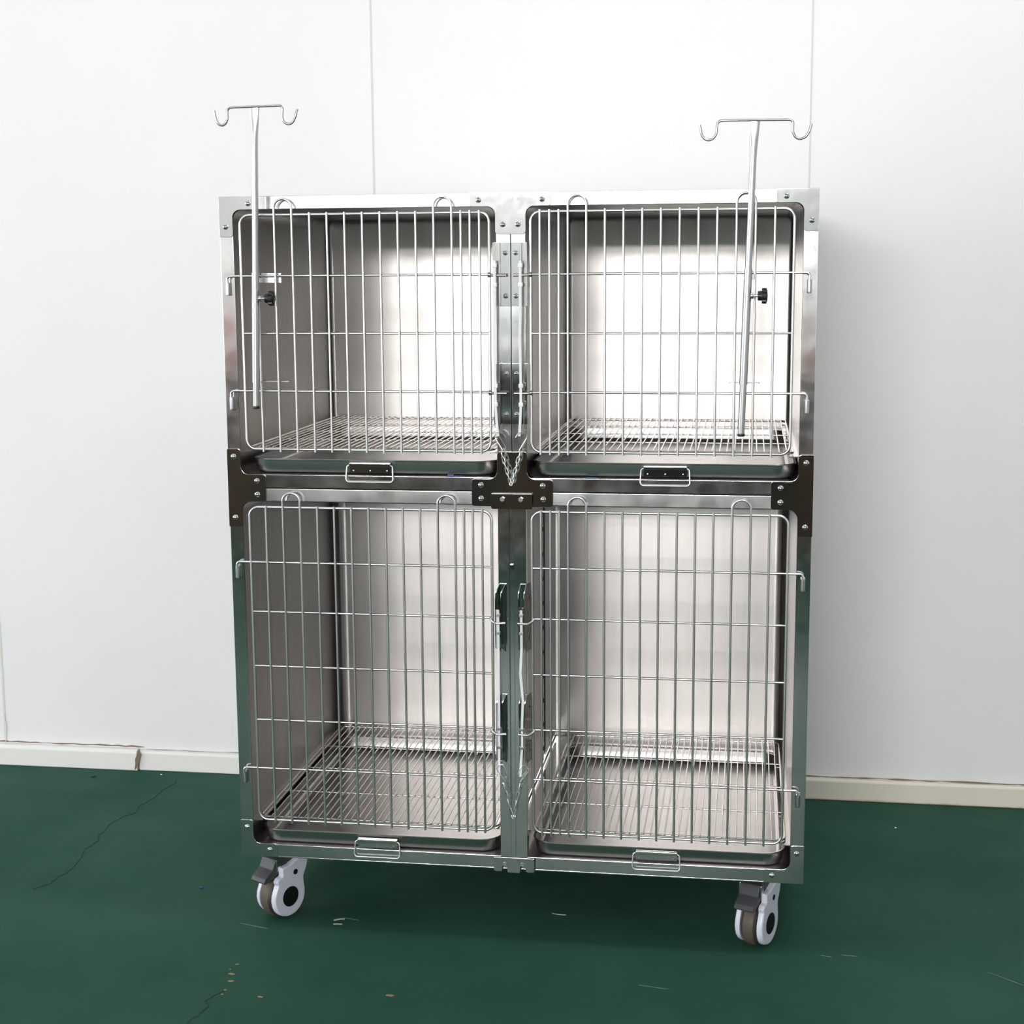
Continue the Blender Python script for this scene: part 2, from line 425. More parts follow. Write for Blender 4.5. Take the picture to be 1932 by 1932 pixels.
for s in (-1, 1):
    def M(l): return [(x*s, z) for x, z in l]
    # outer top corner (coordinates for the right side, mirrored for the left)
    plate(M([(HW, H), (HW, H-L), (I, H-L), (I, Z5), (HW-L, Z5), (HW-L, H)]), [.002, cr*.4, cr, fr, cr, cr*.4], M([(.5965, 1.365), (.5467, 1.412)]))
    plate(M([(HW, Z0), (HW, Z0+L), (I, Z0+L), (I, Z1+.0015), (HW-L, Z1+.0015), (HW-L, Z0)]), [.002, cr*.4, cr, fr, cr, cr*.4], M([(.5945, .0665), (.5448, .0163)]))
    plate(M([(HW+.0012, .903), (I, .903), (I, Z4), (HW-L, Z4), (HW-L, Z2-.0005), (I, Z2-.0005), (I, .7362), (HW+.0012, .7362)]), [cr*.4, cr, fr, cr, cr, fr, cr*.6, cr*.4],
          M([(.5965, .8866), (.5467, .8352), (.5467, .8061), (.5966, .756)]))
SW = .031
plate([(.083, 1.4270), (.083, Z5), (SW, Z5), (SW, 1.344), (-SW, 1.344), (-SW, Z5), (-.083, Z5), (-.083, 1.4270)], [cr*.5, cr, fr, cr, cr, fr, cr, cr*.5],
      [(-.0648, 1.4125), (.0645, 1.4125), (-.015, 1.3637), (.0152, 1.3637)])
plate([(SW, .903), (SW, Z4-.003), (.085, Z4-.003), (.085, .7885), (-.085, .7885), (-.085, Z4-.003), (-SW, Z4-.003), (-SW, .903)], [cr, fr, cr, cr, cr, cr, fr, cr],
      [(-.0652, .8332), (.064, .8332), (-.0648, .805), (.065, .805)])

# removable centre channel of the lower row, hung in front of the frame
bm = B()
box(bm, -.0295, -.0062, -.008, .014, Z1+LIFT+.002, .793+LIFT, .0012); box(bm, .0034, .0290, -.008, .014, Z1+LIFT+.002, .793+LIFT, .0012)
box(bm, -.0064, .0036, -.0025, .012, .118+LIFT, .7835+LIFT); box(bm, -.0064, .0036, -.008, .012, Z1+LIFT+.002, .120+LIFT)
ch = obj('centre_channel', bm, TUBE, cage)
bm = B(); prism(bm, [(x, z+LIFT) for x, z in fillet2([(.0428, .817), (.0428, .7845), (-.0428, .7845), (-.0428, .817)], [.002, .003, .003, .002])], 'xz', -.0105, -.0082, .0006)
hp = obj('hanger_plate', bm, POL, ch)
bm = B(); prism(bm, [(x, z+LIFT) for x, z in fillet2([(.0436, .0292), (.0436, -.0022), (.0262, -.0022), (.0240, .011), (.0130, .011), (.0130, -.0045), (-.0150, -.0045), (-.0150, .011), (-.0255, .011), (-.0265, -.0024), (-.0440, -.0024), (-.0440, .0292)], [.001, .003, .003, .004, .004, .003, .003, .004, .004, .003, .003, .001])], 'xz', -.0105, -.0082, .0006)
obj('foot_bracket', bm, POL, ch)
def bolt(parent, x, z, y=-.0105, r=.0052, ln=.007):
    bm = B(); lathe(bm, [(r, 0), (r, ln*.75), (r*.8, ln), (r*.35, ln), (r*.3, ln-.001)], (x, y, z+LIFT), (0, -1, 0), 6, True)
    for f in bm.faces: f.smooth = False
    return obj('bolt', bm, ZINC, parent, 20)
for x, z in ((-.0191, .8052), (.0194, .8050)): bolt(ch, x, z)
for x, z in ((-.0197, .0152), (.0180, .0153)): bolt(ch, x, z, -.0022, .0050, .0105)
obj('slot_tongue', zbox(-.0050, .0022, -.0075, -.0025, .655, .668, .001), POL, ch)
# partition between the lower compartments: front leaf, slotted strip, rear leaf
bm = B(); box(bm, -.0012, .0030, .016, .425, Z1+LIFT+.07, Z2+LIFT-.006); box(bm, -.0012, .0030, .49, .70, Z1+LIFT+.07, Z2+LIFT-.006)
pt = obj('partition', bm, BRUSH, cage)
bm = B(); box(bm, -.0015, .0060, .425, .436, Z1+LIFT+.075, Z2+LIFT-.010)
strip = obj('slotted_strip', bm, TUBE, pt)
for k in range(11):
    z = .13+k*.0595
    obj('slot', zbox(.0055, .0066, .4245, .4365, z, z+.009, 0), SLOTB, pt)
obj('partition_gap', zbox(-.0008, .0008, .436, .49, Z1+.075, Z2-.01, 0), SLOTB, pt)  # dark sheet across the open gap, standing in for its shade
# ledges that carry the floor grates
for (zl) in (.082, .8985):
    for s in (-1, 1):
        a, b = sorted((s*XI, s*(XI-.020))); obj('grate_ledge', zbox(a, b, .004, .70, zl-.0015, zl, 0), TUBE, cage)
        a, b = sorted((s*.0305, s*.050)) if zl > .5 else sorted((s*.0310, s*.0500))
        if zl < .5: a, b = (.0032, .050) if s > 0 else (-.050, -.0014)
        obj('grate_ledge', zbox(a, b, .020, .70, zl-.0015, zl, 0), TUBE, cage)

# ------------------------------------------------------------------ doors
RB, RF = .0025, .0030
YF_, YV = -.0100, -.0150
BX = (.5255, .4883, .4512, .4135, .3770, .3400, .3030, .2662, .2292, .1922, .1550, .1180, .0994, .0808, .0614)
def vbar(x, z0, z1):
    bm = B(); tube(bm, [(x, YV, z0+LIFT), (x, YV, z1+LIFT)], RB, 9); return bm
def door(s, zt, zb, rows, hinge_rows, latch_rows, label):
    xo, xi = s*.5630, s*.0422
    ring = rounded_path([(xo, YF_, zt+LIFT), (xi, YF_, zt+LIFT), (xi, YF_, zb+LIFT), (xo, YF_, zb+LIFT)], .020, True, 7)
    bm = B(); tube(bm, ring, RF, 10, True)
    d = obj('door', bm, WIRE, cage, 50, None, None, label)
    first = None
    for i, x in enumerate(BX):
        if i in (1, 2, 10, 11): continue
        if first is None:
            first = obj('vertical_bar', vbar(s*x, zb-.0052, zt+.0042), WIRE, d, 50); fx = s*x
        else: dup(first, (s*x-fx, 0, 0), d)
    for i in (1, 10):
        xa, xb = s*BX[i], s*BX[i+1]; r = abs(xa-xb)/2; zc = zt+.0132
        arc = [(xa, YV, zb-.0052+LIFT), (xa, YV, zc+LIFT)]
        for k in range(1, 13):
            a = pi*k/12; arc.append(((xa+xb)/2+(xa-xb)/2*cos(a), YV-.0006*sin(a), zc+LIFT+r*sin(a)))
        arc.append((xb, YV, zb-.0052+LIFT))
        bm = B(); tube(bm, arc, RB, 9); obj('bar_loop', bm, WIRE, d, 50)
    for k, z in enumerate(rows):
        bm = B()
        if k in hinge_rows:
            xe = s*.5944
            p = rounded_path([(xi, YF_, z+LIFT), (s*.545, YF_, z+LIFT), (xe, -.0105, z+LIFT), (xe, -.0105, z-.014+LIFT)], [0, .01, .007, 0], False, 6)
            tube(bm, p, .0025, 9); obj('cross_bar', bm, WIRE, d, 50)
        else:
            tube(bm, [(xi, YF_, z+LIFT), (xo, YF_, z+LIFT)], .0024, 9); obj('cross_bar', bm, WIRE, d, 50)
    for z, kind in latch_rows:
        bm = B()
        if kind == 'u':
            tube(bm, rounded_path([(xi+s*.003, -.0135, z+LIFT), (xi-s*.006, -.0150, z-.001+LIFT), (s*.0075, -.0160, z-.001+LIFT)], .004), .0031, 9)
            lathe(bm, [(.0045, -.003), (.0052, 0), (.0045, .003)], (xi, -.0125, z+LIFT), (1, 0, 0), 10)
        else:
            tube(bm, rounded_path([(xi+s*.004, -.0125, z+LIFT), (xi-s*.001, -.020, z-.005+LIFT), (s*.034, -.0245, z-.0085+LIFT), (s*.013, -.0245, z-.0075+LIFT)], .006), .0026, 9)
        obj('latch_hook', bm, DARKPIN if kind == 'u' else WIRE, d, 50)
    return d
UR_ROWS = (1.2640, 1.1457, 1.0262); LR_ROWS = (.6618, .5542, .4346, .3150, .2060)
for s in (-1, 1):
    door(s, 1.3878, .9042, UR_ROWS, (0, 2), ((1.2635, 'u'), (1.0255, 'u')), None)
    door(s, .7803, .0893, LR_ROWS, (0, 4), ((.5542, 'l'), (.3150, 'l')), None)
    for z in (1.2640-.0135, 1.0262-.0135, .6618-.0100, .2060-.0100):
        bm = B(); lathe(bm, [(.0046, 0), (.0050, -.002), (.0050, -.024), (.0046, -.0265), (.002, -.0265)], (s*.5944, -.0062, z+LIFT), (0, 0, 1), 14)
        obj('hinge_sleeve', bm, POLEM, cage, 40)

# ------------------------------------------------------------------ sliding latches with straps, guides and chains
def rbox(x0, x1, y0, y1, z0, z1, b=.0008): return zbox(x0, x1, y0, y1, z0, z1, b)
def strap_mesh(pts, w=.0052, th=.0022):
    """flat strap following (x, y, z) points"""
    bm = B(); rows = []
    for p in pts:
        rows.append([bm.verts.new((p[0]+a*w/2, p[1]+b*th/2, p[2]+LIFT)) for a, b in ((-1, -1), (1, -1), (1, 1), (-1, 1))])
    for r, q in zip(rows, rows[1:]):
        for k in range(4): bm.faces.new((r[k], r[(k+1) % 4], q[(k+1) % 4], q[k]))
    bm.faces.new(rows[0][::-1]); bm.faces.new(rows[-1]); bmesh.ops.recalc_face_normals(bm, faces=bm.faces); return bm
for s in (-1, 1):
    # upper row
    for z0, z1 in ((1.2003, 1.3280), (.9600, 1.0850)):
        a, b = sorted((s*.0012, s*.0345))
        bm = B(); box(bm, a, b, -.0016, -.0001, z0+LIFT, z1+LIFT, .0005)
        for xf in (.0215, .0335):
            a, b = sorted((s*xf, s*(xf+.0012))); box(bm, a, b, -.0135, -.0001, z0+LIFT, z1+LIFT, .0004)
        br = obj('latch_bracket', bm, POL, cage)
        for z in (z1-.021, z0+.0205): screw(br, s*.0105, z, .0052, -.0016)
    sx = -.0300 if s < 0 else .0222
    dx = .0065 if s < 0 else -.0045
    pts = [(sx, -.0215, 1.2915), (sx, -.0215, 1.20), (sx-.0015, -.0200, 1.14), (sx, -.0215, 1.045), (sx, -.0215, 1.0), (sx+dx*.3, -.0225, .97), (sx+dx*.75, -.0230, .9375)]
    st = obj('latch_strap', strap_mesh(pts), STRAP, cage)
    for z in (1.2820, 1.2435, 1.0400, 1.0020):
        obj('strap_guide', rbox(sx-.0045, sx+.0045, -.0240, -.0136, z-.0040, z+.0040), CLIP, cage)
    hx = sx+dx*.75
    P = [(-.0090, .9345), (-.0140, .9425), (-.0195, .9455), (-.0290, .9440), (-.0330, .9400), (-.0315, .9340), (-.0160, .9085), (-.0185, .9045), (-.0225, .9065)]
    off = 0 if s < 0 else .0020
    hk = rounded_path([(-s*x+off, -.0235-.002*math.sin(i), z+LIFT) for i, (x, z) in enumerate(P)], .003)
    bm = B(); tube(bm, hk, .0009, 7); obj('strap_hook', bm, WIRE, cage, 50)
    # lower row: two chamfered cheeks standing out from the channel, with the strap running between them
    for z0, z1 in ((.4830, .6270), (.2420, .3900)):
        cheeks = (-.0345, -.0228) if s < 0 else (.0140, .0258)
        bm = B()
        for xc in cheeks:
            zz = [(-.0260, z0+.012), (-.0260, z1-.018), (-.012, z1), (.030 if xc > .02 else -.0082, z1), (.030 if xc > .02 else -.0082, z0), (-.012, z0)]
            prism(bm, [(y, z+LIFT) for y, z in zz], 'yz', xc, xc+.0014)
        if s < 0: box(bm, -.0345, -.0225, -.0100, -.0082, z0+LIFT, z1+LIFT)
        else: box(bm, .0140, .0270, -.0095, -.0082, z0+LIFT, z1+LIFT)
        for v in bm.verts: v.co.x += (.0095*min(1, (v.co.y+.0260)/.0178) if s < 0 else .0120*(v.co.y+.0260)/.056)
        br = obj('latch_bracket', bm, POL, cage)
        if s > 0:
            for z in (z1-.027, z0+.027):
                bm = B(); lathe(bm, [(.0045, 0), (.0040, .0012), (.0018, .0024), (.0003, .0026)], (.0340, .006, z+LIFT), (1, 0, 0), 14)
                obj('screw', bm, ZINC, br)
    sx = -.0282 if s < 0 else .0205
    d2 = .004 if s > 0 else .0002
    pts = [(sx-.0005, -.0215, .574), (sx, -.0215, .53), (sx, -.0225, .49), (sx-d2*.6, -.0235, .44), (sx+d2*.6, -.0230, .38), (sx, -.0215, .33), (sx, -.0225, .28), (sx-d2*.5, -.0245, .25), (sx-d2*.9, -.0250, .2160)]
    obj('latch_strap', strap_mesh(pts), STRAP, cage)
    for z in (.5635, .5255, .3185, .2785):
        bm = B()
        for a, b, c, d_ in ((-.0050, .0050, -.0275, -.0262), (-.0050, -.0038, -.0275, -.0190), (.0038, .0050, -.0275, -.0190)):
            box(bm, sx+a, sx+b, c, d_, z-.0030+LIFT, z+.0030+LIFT, .0003)
        obj('strap_guide', bm, POLEM, cage)
    P = [(-.0115, .2220), (-.0150, .2330), (-.0205, .2415), (-.0270, .2405), (-.0335, .2330), (-.0315, .2265), (-.0150, .2035), (-.0175, .1990), (-.0215, .2005)]
    hk = rounded_path([(-s*x+(.0012 if s > 0 else 0), -.0262, z+LIFT) for x, z in P], .003)
    bm = B(); tube(bm, hk, .0009, 7); obj('strap_hook', bm, WIRE, cage, 50)
def link_mesh(p, q, roll, ln, w, r):
    """one oval chain link whose long axis runs from p to q"""
    p, q = Vector(p), Vector(q); ax = (q-p).normalized(); c = (p+q)/2
    side = ax.cross(Vector((0, 1, 0))).normalized(); nrm = ax.cross(side)
    u = side*cos(roll)+nrm*sin(roll); pts = []
    for k in range(16):
        a = 2*pi*k/16; h = (ln/2-w/2)*(1 if sin(a) >= 0 else -1)
        pts.append(c+u*(w/2*cos(a))+ax*(w/2*sin(a)+h))
    bm = B(); tube(bm, pts, r, 7, True); return bm
def chain(name_parent, a, b, n, w, r, y0=-.0235):
    a, b = Vector(a), Vector(b); out = None
    for k in range(n):
        p = a.lerp(b, k/n); q = a.lerp(b, (k+1)/n); ln = (q-p).length+3.2*r
        bm = link_mesh((p.x, y0, p.y+LIFT), (q.x, y0, q.y+LIFT), radians(25 if k % 2 else 80), ln, w, r)
        if out is None: out = obj('chain', bm, WIRE, name_parent, 60)
        else: obj('chain_link', bm, WIRE, out, 60)
    return out
chain(cage, (-.0190, .9050), (.0008, .8375), 6, .0062, .0011); chain(cage, (.0205, .9050), (.0012, .8375), 6, .0062, .0011)
chain(cage, (-.0190, .2005), (-.0010, .1270), 4, .0050, .0009, -.026); chain(cage, (.0162, .2005), (.0005, .1240), 4, .0050, .0009, -.026)

# ------------------------------------------------------------------ castors
def caster(stem, phi, label=None):
    """swivel castor; local X is the axle, local -Y the pedal side, phi turns it about the stem"""
    X = Matrix.Translation(Vector((stem[0], stem[1], 0))) @ Matrix.Rotation(phi, 4, 'Z')
    def put(name, bm, m, parent, sm=38, **k):
        bmesh.ops.transform(bm, matrix=X, verts=bm.verts); return obj(name, bm, m, parent, sm, **k)
    wy, wz, wr = -.030, .0520, .0518
    prof = [(.0275, .1460), (-.0280, .1255), (-.0520, .1235), (-.0520, .1045), (-.0630, .1020), (-.0700, .0945), (-.0655, .0870)]
    for k in range(0, 15):                                   # round lower part
        a = radians(150+k*15.6); prof.append((wy+.0468*cos(a), wz+.0468*sin(a)))
    prof += [(.0130, .0860), (.0235, .1060), (.0290, .1250)]
    prof = [p for i, p in enumerate(prof) if i == 0 or (Vector(p)-Vector(prof[i-1])).length > 1e-4]
    prof = fillet2(prof, [.0055, .006, .004, .004, .005, .006, .004]+[0]*15+[.016, .020, .012], 5)
    nP = len(prof); nrm = []
    ar = sum(prof[i][0]*prof[(i+1) % nP][1]-prof[(i+1) % nP][0]*prof[i][1] for i in range(nP))
    for i in range(nP):
        p0, p1, p2 = Vector(prof[i-1]), Vector(prof[i]), Vector(prof[(i+1) % nP])
        t = ((p1-p0).normalized()+(p2-p1).normalized()).normalized(); nrm.append(Vector((-t.y, t.x))*(1 if ar > 0 else -1))
    bm = B()
    for sg in (-1, 1):
        rings = []
        for xx, ins in ((.0195, 0), (.0255, 0), (.0282, .0007), (.0303, .0018), (.0313, .0032), (.0315, .0044)):
            rings.append([bm.verts.new((sg*xx, p[0]+n_.x*ins, p[1]+n_.y*ins)) for p, n_ in zip(prof, nrm)])
        fs = [bm.faces.new(rings[0]), bm.faces.new(rings[-1])]
        for q, q2 in zip(rings, rings[1:]):
            for k in range(nP): fs.append(bm.faces.new((q[k], q[(k+1) % nP], q2[(k+1) % nP], q2[k])))
        bmesh.ops.recalc_face_normals(bm, faces=fs)
    box(bm, -.0197, .0197, -.024, .0240, .110, .128)
    body = put('caster', bm, CASTW, cage, 45)
    bm = B(); lathe(bm, [(.030, -.0175), (.044, -.0172), (.0500, -.0120), (wr, -.0060), (wr, .0060), (.0500, .0120), (.044, .0172), (.030, .0175)], (0, wy, wz), (1, 0, 0), 40)
    for f in bm.faces:
        c = f.calc_center_median()
        f.material_index = 0 if abs(c.x) < .0095 else 1
    put('wheel', bm, [TYRE, TYRED], body)
    for sx in (-1, 1):
        bm = B(); lathe(bm, [(.0228, 0), (.0230, .0013), (.0215, .0020), (.0001, .0022)], (sx*.0312, wy, wz), (sx, 0, 0), 32); put('hub_cap', bm, HUBB, body)
        bm = B(); lathe(bm, [(.0062, 0), (.0062, .0010), (.0001, .0012)], (sx*.0312, -.0130, .1045), (sx, 0, 0), 20); put('rivet_cap', bm, HUBB, body)
    bm = B()
    ped = fillet2([(-.036, .147), (-.058, .143), (-.069, .121), (-.090, .107), (-.096, .098), (-.091, .0945), (-.066, .1010), (-.050, .1085), (-.036, .122)], [.003, .006, .008, .004, .003, .002, .006, .004, .002], 4)
    prism(bm, ped, 'yz', -.0255, .0185, -.0015)
    put('brake_pedal', bm, PEDAL, body)
    for a in (.0190, -.0290):
        bm = B(); box(bm, a, a+.0034, -.060, -.048, .116, .142, .0012); put('pedal_spring', bm, ZINC, body)
    bm = B(); lathe(bm, [(.0315, .1460), (.0325, .1500), (.027, .1530), (.024, .1565), (.024, .1600)], (0, 0, 0), (0, 0, 1), 28); put('swivel_collar', bm, POLEM, body)
    bm = B(); prism(bm, fillet2([(.0270, .1500), (.0270, .1420), (-.0280, .1190), (-.0490, .1170), (-.0440, .1500)], [.002, .001, .004, .002, .003], 4), 'yz', -.0192, .0192, -.001)
    put('top_cover', bm, PEDAL, body)
    return body
caster((-.527, .083), radians(-30)); caster((.527, .080), radians(-23))
caster((-.527, .690), radians(-30)); caster((.527, .690), radians(-22))

# ------------------------------------------------------------------ trays (each slides out, so each is a thing of its own)
def tray(x0, x1, z0, z1, label):
    g = thing('drip_tray', label, 'tray', ((x0+x1)/2, .35, z0+LIFT), 'drip trays under the cage doors')
    y0, y1 = .0060, .700
    bm = B()
    def rr(ins, z, r):
        r = max(r, .004)
        return [bm.verts.new((p[0], p[1], z+LIFT)) for p in fillet2([(x1-ins, y0+ins), (x1-ins, y1-ins), (x0+ins, y1-ins), (x0+ins, y0+ins)], r, 8)]
    h = z1-z0
    R = [rr(.0140, z0+.0002, .030), rr(.0085, z0+.0016, .036), rr(.0055, z0+.006, .040), rr(.0020, z1-.0035, .045), rr(-.0002, z1-.0030, .047), rr(-.0010, z1-.0014, .048), rr(.0002, z1, .047), rr(.0042, z1-.0004, .043),
         rr(.0072, z0+.008, .037), rr(.0105, z0+.0032, .032), rr(.0170, z0+.0016, .026)]
    n = len(R[0])
    for a, b in zip(R, R[1:]):
        for k in range(n): bm.faces.new((a[k], a[(k+1) % n], b[(k+1) % n], b[k]))
    bm.faces.new(R[0]); bm.faces.new(R[-1]); bmesh.ops.recalc_face_normals(bm, faces=bm.faces)
    obj('pan', bm, TRAYM, g, 45)
    return g, (x0+x1)/2, z0, z1
def tray_handle(g, cx, z1, w=.1015, drop=.0405):
    # z1: top of the clip plate
    bm = B(); prism(bm, [(x, z+LIFT) for x, z in fillet2([(cx+.0440, z1), (cx+.0440, z1-.0215), (cx-.0440, z1-.0215), (cx-.0440, z1)], .001)], 'xz', .0022, .0048, .0004)
    box(bm, cx-.0440, cx+.0440, -.0042, .0040, z1-.0075+LIFT, z1-.0005+LIFT, .0010)
    pl = obj('handle_clip', bm, POL, g)
    for k in (-.036, 0, .036):
        bm = B(); lathe(bm, [(.0016, 0), (.0012, .0006), (.0001, .0008)], (cx+k, .0022, z1-.0170+LIFT), (0, -1, 0), 10); obj('rivet', bm, ZINC, pl)
    a, b = cx-w/2, cx+w/2; zt, zb = z1-.0045, z1-.0395
    path = rounded_path([(cx-.043, -.0012, zt+LIFT), (a+.002, -.0020, zt-.002+LIFT), (a, -.0070, zb+LIFT), (b, -.0070, zb+LIFT), (b-.002, -.0020, zt-.002+LIFT), (cx+.043, -.0012, zt+LIFT)], [0, .006, .007, .007, .006, 0])
    bm = B(); tube(bm, path, .0014, 8); obj('wire_handle', bm, WIRE, g, 50)
TL = [(-.5665, -.0345, .8512, .8818, -.3012, .8760, 'stainless steel tray sticking out below the upper left cage door'),
      (.0395, .5770, .8512, .8818, .3148, .8768, 'stainless steel tray sticking out below the upper right cage door'),
      (-.5695, -.0345, .0300, .0610, -.3020, .0525, 'stainless steel tray sticking out below the lower left cage door'),
      (.0345, .5715, .0300, .0610, .3028, .0562, 'stainless steel tray sticking out below the lower right cage door')]
for x0, x1, z0, z1, hc, hz, lab in TL:
    g, cx, a, b = tray(x0, x1, z0, z1, lab); tray_handle(g, hc, hz)

# ------------------------------------------------------------------ wire floor grates (lift-out)
def grate(s, z, label, inner, sag=0):
    xa, xb = s*.0510, s*.5578
    x0, x1 = min(xa, xb), max(xa, xb); n = 34; zf = z-.0034
    g = thing('floor_grate', label, 'grate', (s*.305, .36, z+LIFT), 'wire floor grates inside the cage')
    f0, f1 = s*inner, s*.5705
    ring = rounded_path([(f0, .0185, zf+LIFT), (f1, .0185, zf+LIFT), (f1, .7020, zf+LIFT), (f0, .7020, zf+LIFT)], .018, True, 6)
    bm = B(); tube(bm, ring, .0023, 8, True); obj('grate_frame', bm, GRATEW, g, 50)
    for y in (.530, .360, .190):
        bm = B(); tube(bm, [(f0, y, zf+LIFT), (f1, y, zf+LIFT)], .0019, 8); obj('cross_wire', bm, GRATEW, g, 50)
    first = None
    for i in range(n+1):
        x = x0+(x1-x0)*i/n
        if first is None:
            bm = B(); tube(bm, [(x, .0090, z+LIFT), (x, .7130, z+LIFT)], .00145, 8); first = obj('grate_rod', bm, GRATEW, g, 50); fx = x
        else: dup(first, (x-fx, 0, 0), g)
grate(-1, .9070, 'wire floor grate seen through the upper left door bars', .0420)
grate(1, .9070, 'wire floor grate seen through the upper right door bars', .0420)
grate(-1, .0890, 'wire floor grate above the tray in the lower left cage', .0400)
grate(1, .0890, 'wire floor grate above the tray in the lower right cage', .0400)

# ------------------------------------------------------------------ drip poles hooked on the upper doors
def pole(name_label, top, bot, z_sl0, z_sl1, hookpts, knob_z, clip, side):
    g = thing('drip_pole', name_label, 'drip stand', (bot[0], -.045, bot[1]+LIFT), 'drip poles hooked on the upper cage doors')
    Y = -.0430
    def at(z): 
        t = (z-bot[1])/(top[1]-bot[1]); return bot[0]+(top[0]-bot[0])*t
    ft = top[1]-.001
    # inner pole, flattened at the head
    bm = B(); rings = []
    zs = [(bot[1], .0062, .0062), (bot[1]+.003, .0066, .0066), (ft-.075, .0066, .0066), (ft-.055, .0070, .0058), (ft-.035, .0082, .0036), (ft-.020, .0090, .0022), (ft, .0100, .0020)]
    for z, rx, ry in zs:
        rings.append([bm.verts.new((at(z)+rx*cos(2*pi*k/18), Y+ry*sin(2*pi*k/18), z+LIFT)) for k in range(18)])
    for a, b in zip(rings, rings[1:]):
        for k in range(18): bm.faces.new((a[k], a[(k+1) % 18], b[(k+1) % 18], b[k]))
    bm.faces.new(rings[0][::-1]); bm.faces.new(rings[-1])
    obj('pole', bm, POLEM, g)
    bm = B(); lathe(bm, [(.0068, -.002), (.0072, 0), (.0072, .003), (.0067, .004)], (at(bot[1]), Y, bot[1]+LIFT), (0, 0, 1), 18); obj('end_cap', bm, BLACK, g)
    bm = B(); tube(bm, [(at(z_sl0), Y, z_sl0+LIFT), (at(z_sl1), Y, z_sl1+LIFT)], .0078, 20); sl = obj('sleeve', bm, POLEM, g)
    hk = rounded_path([(x, Y-.001, z+LIFT) for x, z in hookpts], .011, False, 5)
    bm = B(); tube(bm, hk, .0024, 9); obj('hook_bar', bm, HOOKM, g, 60)
    kx = at(knob_z)+.0078
    bm = B(); lathe(bm, [(.0060, 0), (.0060, .004), (.0052, .0055), (.0030, .0058), (.0030, .016)], (kx-.0006, Y, knob_z+LIFT), (1, 0, 0), 12); obj('clamp_screw', bm, ZINC, g)
    bm = B()
    lathe(bm, [(.0085, 0), (.0095, .0015), (.0095, .010), (.0085, .0100)], (kx+.0125, Y, knob_z+LIFT), (1, 0, 0), 20)
    pr = []
    for k in range(48):
        r = .0152 if (k//3) % 2 == 0 else .0132
        a = 2*pi*k/48; pr.append((Y+r*cos(a), knob_z+LIFT+r*sin(a)))
    prism(bm, pr, 'yz', kx+.0205, kx+.0300, -.0010, 1)
    lathe(bm, [(.0120, 0), (.0110, .0012), (.0001, .0022)], (kx+.0300, Y, knob_z+LIFT), (1, 0, 0), 20)
    obj('clamp_knob', bm, BLACK, g, 30)
    # upper clip: a U of flat bar reaching behind the door bars; lower clip: round-ended tab
    (u0, u1, uz0, uz1), (l0, l1, lz) = clip
    c = at((uz0+uz1)/2)
    bm = B(); box(bm, u0, u1, -.0068, -.0055, uz0+LIFT, uz1+LIFT, .0004)
    pa, pb = (c+.0005, c+.0045) if side == 0 else (c-.004, c+.004)
    box(bm, pa, pb, -.0360, -.0052, uz0+LIFT, uz0+LIFT+.0100, .0004)
    obj('upper_clip', bm, POLEM, g)
    xm = at(lz)
    outl = fillet2([(l0, -.0080), (l1, -.0080), (l1, .0120), (l0, .0120)], [.003, .003, .0095, .0095], 6)
    bm = B(); prism(bm, outl, 'xy', lz-.0008+LIFT, lz+.0008+LIFT)
    pa, pb = (xm+.0060, xm+.0095) if side == 0 else (xm-.005, xm+.005)
    box(bm, pa, pb, -.0400, -.0070, lz-.0008+LIFT, lz+.0008+LIFT)
    obj('lower_clip', bm, POLEM, g)
    return g
HL = [(-.5976, 1.5954), (-.5952, 1.5812), (-.5905, 1.5690), (-.5820, 1.5644), (-.5740, 1.5690), (-.5700, 1.5774), (-.5697, 1.5995), (-.5560, 1.6006), (-.4700, 1.6016), (-.4535, 1.6020), (-.4556, 1.5782), (-.4520, 1.5690), (-.4434, 1.5642), (-.4340, 1.5680), (-.4284, 1.5792), (-.4240, 1.5948)]
HR = [(.3778, 1.5464), (.3811, 1.5296), (.3865, 1.5205), (.3955, 1.5166), (.4045, 1.5210), (.4103, 1.5306), (.4113, 1.5540), (.4300, 1.5542), (.5400, 1.5532), (.5558, 1.5530), (.5548, 1.5308), (.5600, 1.5200), (.5691, 1.5159), (.5800, 1.5205), (.5865, 1.5317), (.5901, 1.5454)]
pole('satin steel drip pole with narrow-set hooks, hung on the upper left door', (-.5128, 1.6010), (-.5296, .9940), 1.0465, 1.2705, HL, 1.2187,
     ((-.5210, -.4790, 1.2500, 1.2700), (-.5290, -.4665, 1.0465)), 0)
pole('satin steel drip pole with wide-spread hooks, hung on the upper right door', (.4828, 1.5530), (.4662, .9455), 1.0465, 1.2720, HR, 1.2195,
     ((.4630, .4950, 1.2510, 1.2740), (.4400, .5010, 1.0465)), 1)

# ------------------------------------------------------------------ litter on the floor and rail
def pebble(name, x, y, z, r, m, label, cat, sq=.6, ex=1.):
    bm = B(); bmesh.ops.create_icosphere(bm, subdivisions=2, radius=r)
    for v in bm.verts:
        v.co *= random.uniform(.85, 1.1); v.co.z *= sq; v.co.x *= ex
    zmin = min(v.co.z for v in bm.verts)
    bmesh.ops.translate(bm, vec=(x, y, z-zmin), verts=bm.verts)
    return tag(obj(name, bm, m, None, 60), label, cat)
BLUEP = simple('blue_plastic', (.012, .05, .30), .35); WHITEP = simple('white_scrap', (.75, .75, .72), .5); STRAW = simple('pale_shaving', (.42, .44, .36), .6)
pebble('bead', -.774, .177, 0, .0038, BLUEP, 'small blue plastic bead on the floor left of the cage', 'litter')
pebble('pebble', -1.177, .954, 0, .0034, WHITEP, 'tiny white pebble on the floor near the skirting', 'litter')
pebble('grit', -1.367, .913, 0, .0052, SLOTB, 'black speck of grit on the floor near the skirting', 'litter', .4, 1.6)
